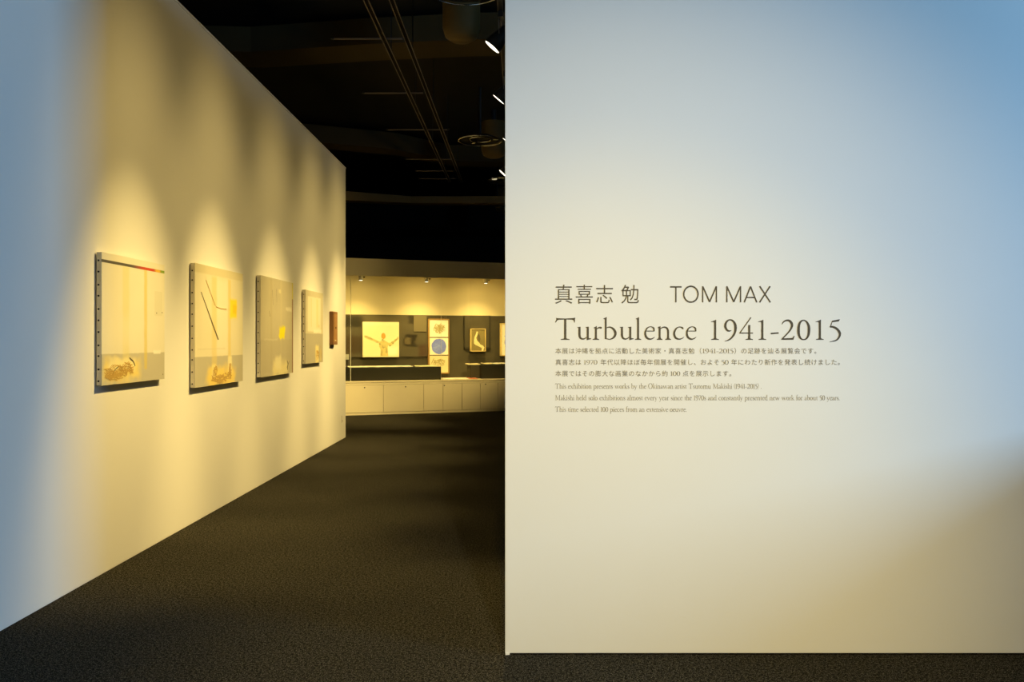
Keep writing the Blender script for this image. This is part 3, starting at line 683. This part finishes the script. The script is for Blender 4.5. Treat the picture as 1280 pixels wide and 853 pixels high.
G['u'] = (sh_([[(632, 318), (725, 325), (725, 270), (670, 270), (668, 298)], [(842, 318), (935, 328), (935, 270), (880, 270), (878, 298)]] + R_([(697, 315, 56), (697, 200, 56), (700, 100, 56), (725, 40, 46), (785, 14, 34), (840, 32, 24), (885, 70, 14)]) + st(908, 0, 320, 54) + [[(885, -18), (905, -10), (993, 14), (993, 32), (935, 38), (935, 60), (881, 60)]], -630), 365)
G['r'] = (sh_(st(1112, 0, 320, 52) + serif(1112, 82) + [[(1052, 298), (1132, 345), (1138, 300), (1138, 260), (1086, 260), (1086, 284)]] + R_([(1132, 262, 16), (1165, 292, 26), (1205, 304, 38), (1240, 300, 50), (1262, 296, 30)]), -1035), 225)
G['b'] = (sh_(st(185, 15, 545, 50) + [[(118, 532), (214, 574), (210, 500), (160, 500), (158, 514)]] + R_([(195, 285, 14), (245, 312, 24), (310, 312, 34), (385, 262, 54), (432, 165, 64), (395, 62, 50), (300, 8, 24), (235, 16, 20), (165, 32, 26)]), -120), 345)
G['l'] = (sh_(st(1005, 0, 545, 54) + serif(1005, 78) + [[(940, 530), (1033, 572), (1032, 500), (978, 500), (976, 512)]], -925), 160)
ek = [(278, 192, 30), (268, 250, 36), (230, 280, 22), (185, 284, 18), (120, 250, 28), (80, 160, 42), (95, 70, 46), (140, 24, 40), (195, 10, 30), (250, 28, 20), (290, 58, 8)]
G['e'] = (sh_(R_(ek) + R_([(100, 190, 17), (290, 190, 17)], straight=True), -50 * 1.142, 0, 1.142), 280)
G['n'] = (sh_(st(400, 0, 290, 45) + serif(400, 62, 45) + serif(588, 64, 45) + [[(350, 262), (423, 300), (424, 240), (377, 240), (376, 252)]] + R_([(418, 240, 14), (460, 266, 26), (515, 276, 30), (565, 250, 40), (587, 190, 45), (588, 100, 45), (588, 10, 45)]), -335 * 1.142, 0, 1.142), 366)
G['c'] = (sh_(R_([(922, 232, 30), (905, 262, 36), (865, 278, 24), (825, 278, 20), (765, 240, 34), (722, 145, 46), (745, 55, 44), (790, 20, 36), (840, 10, 28), (905, 30, 18), (944, 64, 8)]), -695 * 1.142, 0, 1.142), 286)
G['1'] = (sh_(st(238, 0, 480, 56) + serif(238, 96, 56) + [[(130, 458), (200, 478), (266, 508), (266, 440), (210, 430), (200, 446), (135, 448)]], -130), 210)
G['9'] = (sh_(R_([(655, 238, 8), (605, 218, 34), (540, 245, 50), (497, 345, 62), (530, 450, 48), (610, 502, 32), (690, 475, 44), (745, 390, 62), (758, 290, 66), (740, 180, 56), (690, 85, 46), (600, 0, 34), (485, -42, 12)]), -465), 325)
G['4'] = (sh_(R_([(1148, 562, 28), (868, 168, 26)], straight=True) + R_([(855, 165, 28), (1200, 165, 28)], straight=True) + st(1105, 0, 372, 54) + serif(1105, 92, 54), -850), 350)
G['-'] = (sh_(R_([(475, 152, 38), (675, 168, 36)], straight=True), -475), 200)
G['2'] = (sh_(R_([(758, 385, 14), (800, 450, 32), (880, 488, 42), (960, 470, 56), (1012, 390, 62), (1000, 305, 52), (925, 185, 36), (760, 15, 30)]) + [[(733, -5), (1050, -5), (1064, 40), (1020, 42), (830, 34), (775, 34)], [(1050, -5), (1082, 96), (1062, 92), (1020, 42)]], -735), 350)
G['0'] = (sh_(R_([(215, 490, 28), (290, 448, 46), (340, 350, 62), (348, 245, 68), (335, 120, 58), (285, 26, 40), (212, 0, 26), (140, 30, 44), (95, 120, 60), (84, 245, 68), (96, 370, 62), (142, 458, 44)], True), -50), 330)
G['5'] = (sh_([[(928, 478), (1135, 518), (1105, 462), (940, 438)]] + R_([(935, 462, 20), (892, 318, 26)], straight=True) + R_([(878, 322, 34), (960, 322, 48), (1060, 268, 58), (1128, 165, 62), (1110, 62, 48), (1030, -20, 34), (868, -60, 10)]), -870), 290)
G['7'] = (R_([(10, 470, 40), (300, 470, 40)], straight=True) + R_([(290, 460, 30), (90, 0, 52)], straight=True) + R_([(10, 480, 10), (2, 400, 14)], straight=True), 300)
# further letters for the small print
G['a'] = (R_([(30, 250, 40), (70, 300, 30), (130, 305, 24), (190, 270, 44), (200, 180, 52), (200, 60, 52), (225, 15, 34), (265, 30, 12)]) + R_([(195, 190, 16), (90, 150, 26), (30, 90, 48), (50, 25, 44), (110, 15, 26), (180, 60, 16)]), 270)
G['d'] = (sh_([[(345 - x, y) for x, y in p] for p in R_([(195, 285, 14), (245, 312, 24), (310, 312, 34), (385, 262, 54), (432, 165, 64), (395, 62, 50), (300, 8, 24), (235, 16, 20), (165, 32, 26)])], 120) + st(280, 0, 545, 50) + [[(210, 532), (306, 574), (302, 500), (250, 500)]] + serif(300, 50, 50), 360)
G['f'] = (st(85, 0, 450, 50) + serif(90, 80, 50) + R_([(85, 440, 50), (100, 520, 40), (160, 560, 26), (215, 545, 40)]) + R_([(10, 305, 20), (190, 305, 20)], straight=True), 190)
G['h'] = (st(75, 0, 545, 52) + serif(75, 72) + serif(290, 72) + [[(10, 532), (102, 574), (100, 500), (50, 500)]] + R_([(95, 270, 16), (145, 305, 30), (205, 315, 34), (262, 285, 46), (288, 215, 52), (290, 100, 52), (290, 10, 52)]), 365)
G['i'] = (st(75, 0, 300, 52) + serif(75, 72) + [[(15, 298), (100, 340), (100, 270), (50, 270)]] + [blob(75, 470, 36, 36, random.Random(1), 12, 0)], 150)
G['k'] = (st(75, 0, 545, 52) + serif(75, 72) + [[(10, 532), (102, 574), (100, 500), (50, 500)]] + R_([(100, 150, 20), (270, 300, 26)], straight=True) + R_([(150, 190, 30), (300, 5, 50)], straight=True) + R_([(220, 308, 18), (310, 308, 18)], straight=True) + R_([(240, 2, 18), (345, 2, 18)], straight=True), 345)
G['m'] = (G['n'][0] + sh_([p for p in G['n'][0]], 215), 580)
G['o'] = (R_([(155, 318, 24), (235, 290, 42), (285, 165, 62), (240, 40, 46), (155, 8, 24), (75, 40, 44), (32, 165, 62), (75, 290, 44)], True), 320)
G['p'] = (st(70, -190, 300, 50) + serif(70, 72, 50, -190) + [[(10, 298), (95, 345), (95, 270), (45, 270)]] + sh_(R_([(195, 270, 14), (245, 305, 24), (310, 312, 34), (385, 262, 54), (432, 165, 64), (395, 62, 50), (300, 8, 24), (235, 16, 20), (185, 40, 16)]), -110), 355)
G['s'] = (R_([(205, 240, 20), (190, 295, 22), (120, 316, 26), (55, 280, 36), (50, 225, 44), (120, 175, 54), (195, 120, 46), (205, 50, 34), (130, 8, 26), (55, 18, 22), (30, 90, 16)]), 235)
G['t'] = (R_([(85, 400, 10), (85, 320, 46), (85, 180, 52), (88, 70, 50), (125, 15, 34), (195, 40, 12)]) + R_([(15, 305, 20), (190, 305, 24)], straight=True), 195)
G['v'] = (R_([(45, 310, 54), (160, 0, 40)], straight=True) + R_([(285, 310, 22), (165, 0, 22)], straight=True) + R_([(0, 312, 18), (110, 312, 18)], straight=True) + R_([(230, 312, 18), (330, 312, 18)], straight=True), 325)
G['w'] = (G['v'][0] + sh_(G['v'][0], 215), 545)
G['x'] = (R_([(45, 310, 50), (265, 0, 50)], straight=True) + R_([(265, 310, 22), (45, 0, 22)], straight=True) + R_([(0, 312, 18), (110, 312, 18)], straight=True) + R_([(210, 312, 18), (310, 312, 18)], straight=True) + R_([(0, 0, 18), (95, 0, 18)], straight=True) + R_([(210, 0, 18), (325, 0, 18)], straight=True), 320)
G['y'] = (R_([(45, 310, 54), (165, 0, 40)], straight=True) + R_([(290, 310, 22), (165, 0, 26), (110, -130, 30), (30, -180, 40)]) + R_([(0, 312, 18), (110, 312, 18)], straight=True) + R_([(230, 312, 18), (330, 312, 18)], straight=True), 320)
G['M'] = (st(110, 0, 530, 36) + st(560, 0, 530, 56) + serif(110, 75, 36) + serif(560, 85, 56) + R_([(110, 530, 54), (335, 30, 50)], straight=True) + R_([(555, 530, 26), (335, 20, 24)], straight=True) + R_([(35, 528, 20), (130, 528, 20)], straight=True) + R_([(550, 528, 20), (640, 528, 20)], straight=True), 665)
G['O'] = (R_([(275, 540, 26), (420, 490, 46), (500, 270, 66), (420, 50, 48), (275, -5, 26), (120, 50, 46), (45, 270, 66), (120, 490, 48)], True), 545)
G['('] = (R_([(150, 590, 12), (60, 420, 34), (50, 200, 36), (150, -100, 12)]), 150)
G[')'] = (R_([(10, 590, 12), (100, 420, 34), (110, 200, 36), (10, -100, 12)]), 150)
G['.'] = ([blob(45, 22, 34, 34, random.Random(1), 12, 0)], 100)
K20 = 20.306
def wp(px, py, off=.0012): p = at(px, py, RW); return (p.x, RW - off, p.z)
def glyph(mb, ch, px, base, k, kx=1.0):            # px of the glyph's left edge, k = units per pixel
    for i, p in enumerate(G[ch][0]): mb.poly([wp(px + x * kx / k, base - y / k, .001 + i * 8e-6) for x, y in p])   # overlapping strokes lie a hair apart
def letters_obj(mb, name, m, parent, origin):
    o = mb.build(name, m, parent)
    for v in o.data.vertices: v.co -= origin
    return o
# title: each character a part
og = Vector(wp(873, 424.7, 0))
t = thing('title_lettering', 'large dark serif title line with the years on the white wall', 'lettering', og, 0, 'vinyl lettering on the white wall')
for ch, px in zip('Turbulence1941-2015', (693.85, 721.0, 741.0, 753.9, 774.1, 793.6, 804.8, 820.8, 841.1, 856.8, 888.5, 904.9, 923.9, 947.5, 963.4, 976.2, 996.4, 1019.4, 1036.9)):
    mb = MB(); glyph(mb, ch, px, 424.7, K20); letters_obj(mb, 'character', M['vinyl'], t, og)
# sans serif capitals
def sx(x): return 832 + x / 9.412
def sy(y): return 350 + y / 9.412
og = Vector(wp(901, 378.2, 0))
t = thing('name_lettering', 'thin sans-serif capitals above the serif title, right half', 'lettering', og, 0, 'vinyl lettering on the white wall')
th = 17
caps = [R_([(52, 83, th), (188, 83, th)], straight=True) + R_([(120, 80, th), (120, 265, th)], straight=True),
        R_([(297 + 84 * math.cos(a), 169 + 93 * math.sin(a), th) for a in [2 * PI * i / 24 for i in range(24)]], True)]
for x0 in (428, 712):
    caps.append(R_([(x0 + 8, 75, 16), (x0 + 8, 265, 16)], straight=True) + R_([(x0 + 169, 75, 16), (x0 + 169, 265, 16)], straight=True) + R_([(x0 + 10, 80, 17), (x0 + 89, 260, 17)], straight=True) + R_([(x0 + 167, 80, 17), (x0 + 89, 260, 17)], straight=True))
caps.append(R_([(925, 265, th), (998, 78, th)], straight=True) + R_([(1072, 265, th), (998, 78, th)], straight=True) + R_([(950, 208, 15), (1048, 208, 15)], straight=True))
caps.append(R_([(1106, 75, th), (1232, 265, th)], straight=True) + R_([(1229, 75, th), (1105, 265, th)], straight=True))
for polys in caps:
    mb = MB()
    for i, p_ in enumerate(polys): mb.poly([wp(sx(x), sy(y), .001 + i * 8e-6) for x, y in p_])
    letters_obj(mb, 'character', M['vinyl'], t, og)

def text_polys(body, offset):                      # outlines of a run of characters from Blender's own font, one list per character
    c = bpy.data.curves.new('run', 'FONT'); c.body = body; c.size = 1; c.offset = offset; c.resolution_u = 3
    o = bpy.data.objects.new('run', c); C.objects.link(o); bpy.context.view_layer.update()
    me = bpy.data.meshes.new_from_object(o.evaluated_get(bpy.context.evaluated_depsgraph_get()))
    out = [[(me.vertices[i].co.x, me.vertices[i].co.y) for i in p.vertices] for p in me.polygons]
    bpy.data.objects.remove(o); bpy.data.curves.remove(c); bpy.data.meshes.remove(me)
    return out
og = Vector(wp(746, 380, 0))
t = thing('name_lettering', 'four thin dark Japanese characters above the serif title, left half', 'lettering', og, 0, 'vinyl lettering on the white wall')
for ch, xa, xb, ya, yb in (('真', 693.9, 715.4, 356.1, 379.8), ('喜', 719.7, 741.0, 356.0, 379.9), ('志', 745.1, 766.2, 356.5, 379.2), ('勉', 776.6, 798.6, 356.2, 379.6)):
    P_ = text_polys(ch, -.004); xs = [x for p_ in P_ for x, y in p_]; ys = [y for p_ in P_ for x, y in p_]
    x0, x1, y0, y1 = min(xs), max(xs), min(ys), max(ys); mb = MB()
    for p_ in P_: mb.poly([wp(xa + (x - x0) / (x1 - x0) * (xb - xa), yb - (y - y0) / (y1 - y0) * (yb - ya)) for x, y in p_])
    letters_obj(mb, 'character', M['vinyl'], t, og)
# small Japanese lines: every run starts at a measured column, digits in the serif face
def jp_line(base, runs, lb, em=7.9, pitch=8.32):
    mb = MB(); og_ = Vector(wp(runs[0][0], base, 0))
    for px, body, x_end in runs:
        if body[0] in '0123456789':
            tot = sum(G[c_][1] + 22 for c_ in body); k = tot / (x_end - px); x = px
            kk = 5.4 / 500
            for c_ in body:
                for i_, p_ in enumerate(G[c_][0]): mb.poly([wp(x + xx / k, base - yy * kk, .001 + i_ * 8e-6) for xx, yy in p_])
                x += (G[c_][1] + 22) / k
            continue
        for i, c_ in enumerate(body):
            for p_ in text_polys(c_, -.002): mb.poly([wp(px + i * pitch + x * em, base + .2 - y * em) for x, y in p_])
    o = mb.build('text_line', M['vinyl_small'])
    for v in o.data.vertices: v.co -= og_
    o.location = og_
    return tag(o, lb, 'lettering', 'vinyl lettering on the white wall')
jp_line(441.6, [(694.0, '本展は沖縄を拠点に活動した美術家・真喜志勉', 0), (869.3, '（', 0), (878, '1941-2015', 917), (917.5, '）', 0), (926, 'の足跡を辿る展覧会です。', 0)], 'first and topmost small line of Japanese text, ending short of the one below')
jp_line(455.7, [(694.0, '真喜志は', 0), (729.7, '1970', 747), (750.4, '年代以降ほぼ毎年個展を開催し、', 0), (875.2, 'およそ', 0), (901.6, '50', 911), (913.8, '年にわたり新作を発表し続けました。', 0)], 'second and longest small line of Japanese text under the title')
jp_line(469.9, [(694.0, '本展ではその膨大な画業のなかから約', 0), (838.0, '100', 850.5), (853.0, '点を展示します。', 0)], 'third and shortest small line of Japanese text under the title')
def en_line(base, x0, x1, body, lb):
    mb = MB(); tot = sum((210 if c_ == ' ' else G[c_][1] + 26) for c_ in body); kx = (x1 - x0) / tot; x = x0; ky = 6.3 / 540
    og_ = Vector(wp(x0, base, 0))
    for c_ in body:
        if c_ != ' ':
            for i_, p_ in enumerate(G[c_][0]): mb.poly([wp(x + xx * kx, base - yy * ky, .001 + i_ * 8e-6) for xx, yy in p_])
        x += (210 if c_ == ' ' else G[c_][1] + 26) * kx
    o = mb.build('text_line', M['vinyl_small'])
    for v in o.data.vertices: v.co -= og_
    o.location = og_
    return tag(o, lb, 'lettering', 'vinyl lettering on the white wall')
en_line(486.0, 693.8, 952.3, 'This exhibition presents works by the Okinawan artist Tsutomu Makishi (1941-2015) .', 'first small line of English text, just below the Japanese lines')
en_line(500.4, 693.8, 1049.8, 'Makishi held solo exhibitions almost every year since the 1970s and constantly presented new work for about 50 years.', 'second and longest small line of English text')
en_line(514.9, 693.8, 858.6, 'This time selected 100 pieces from an extensive oeuvre.', 'last and shortest small line of English text at the bottom of the lettering')
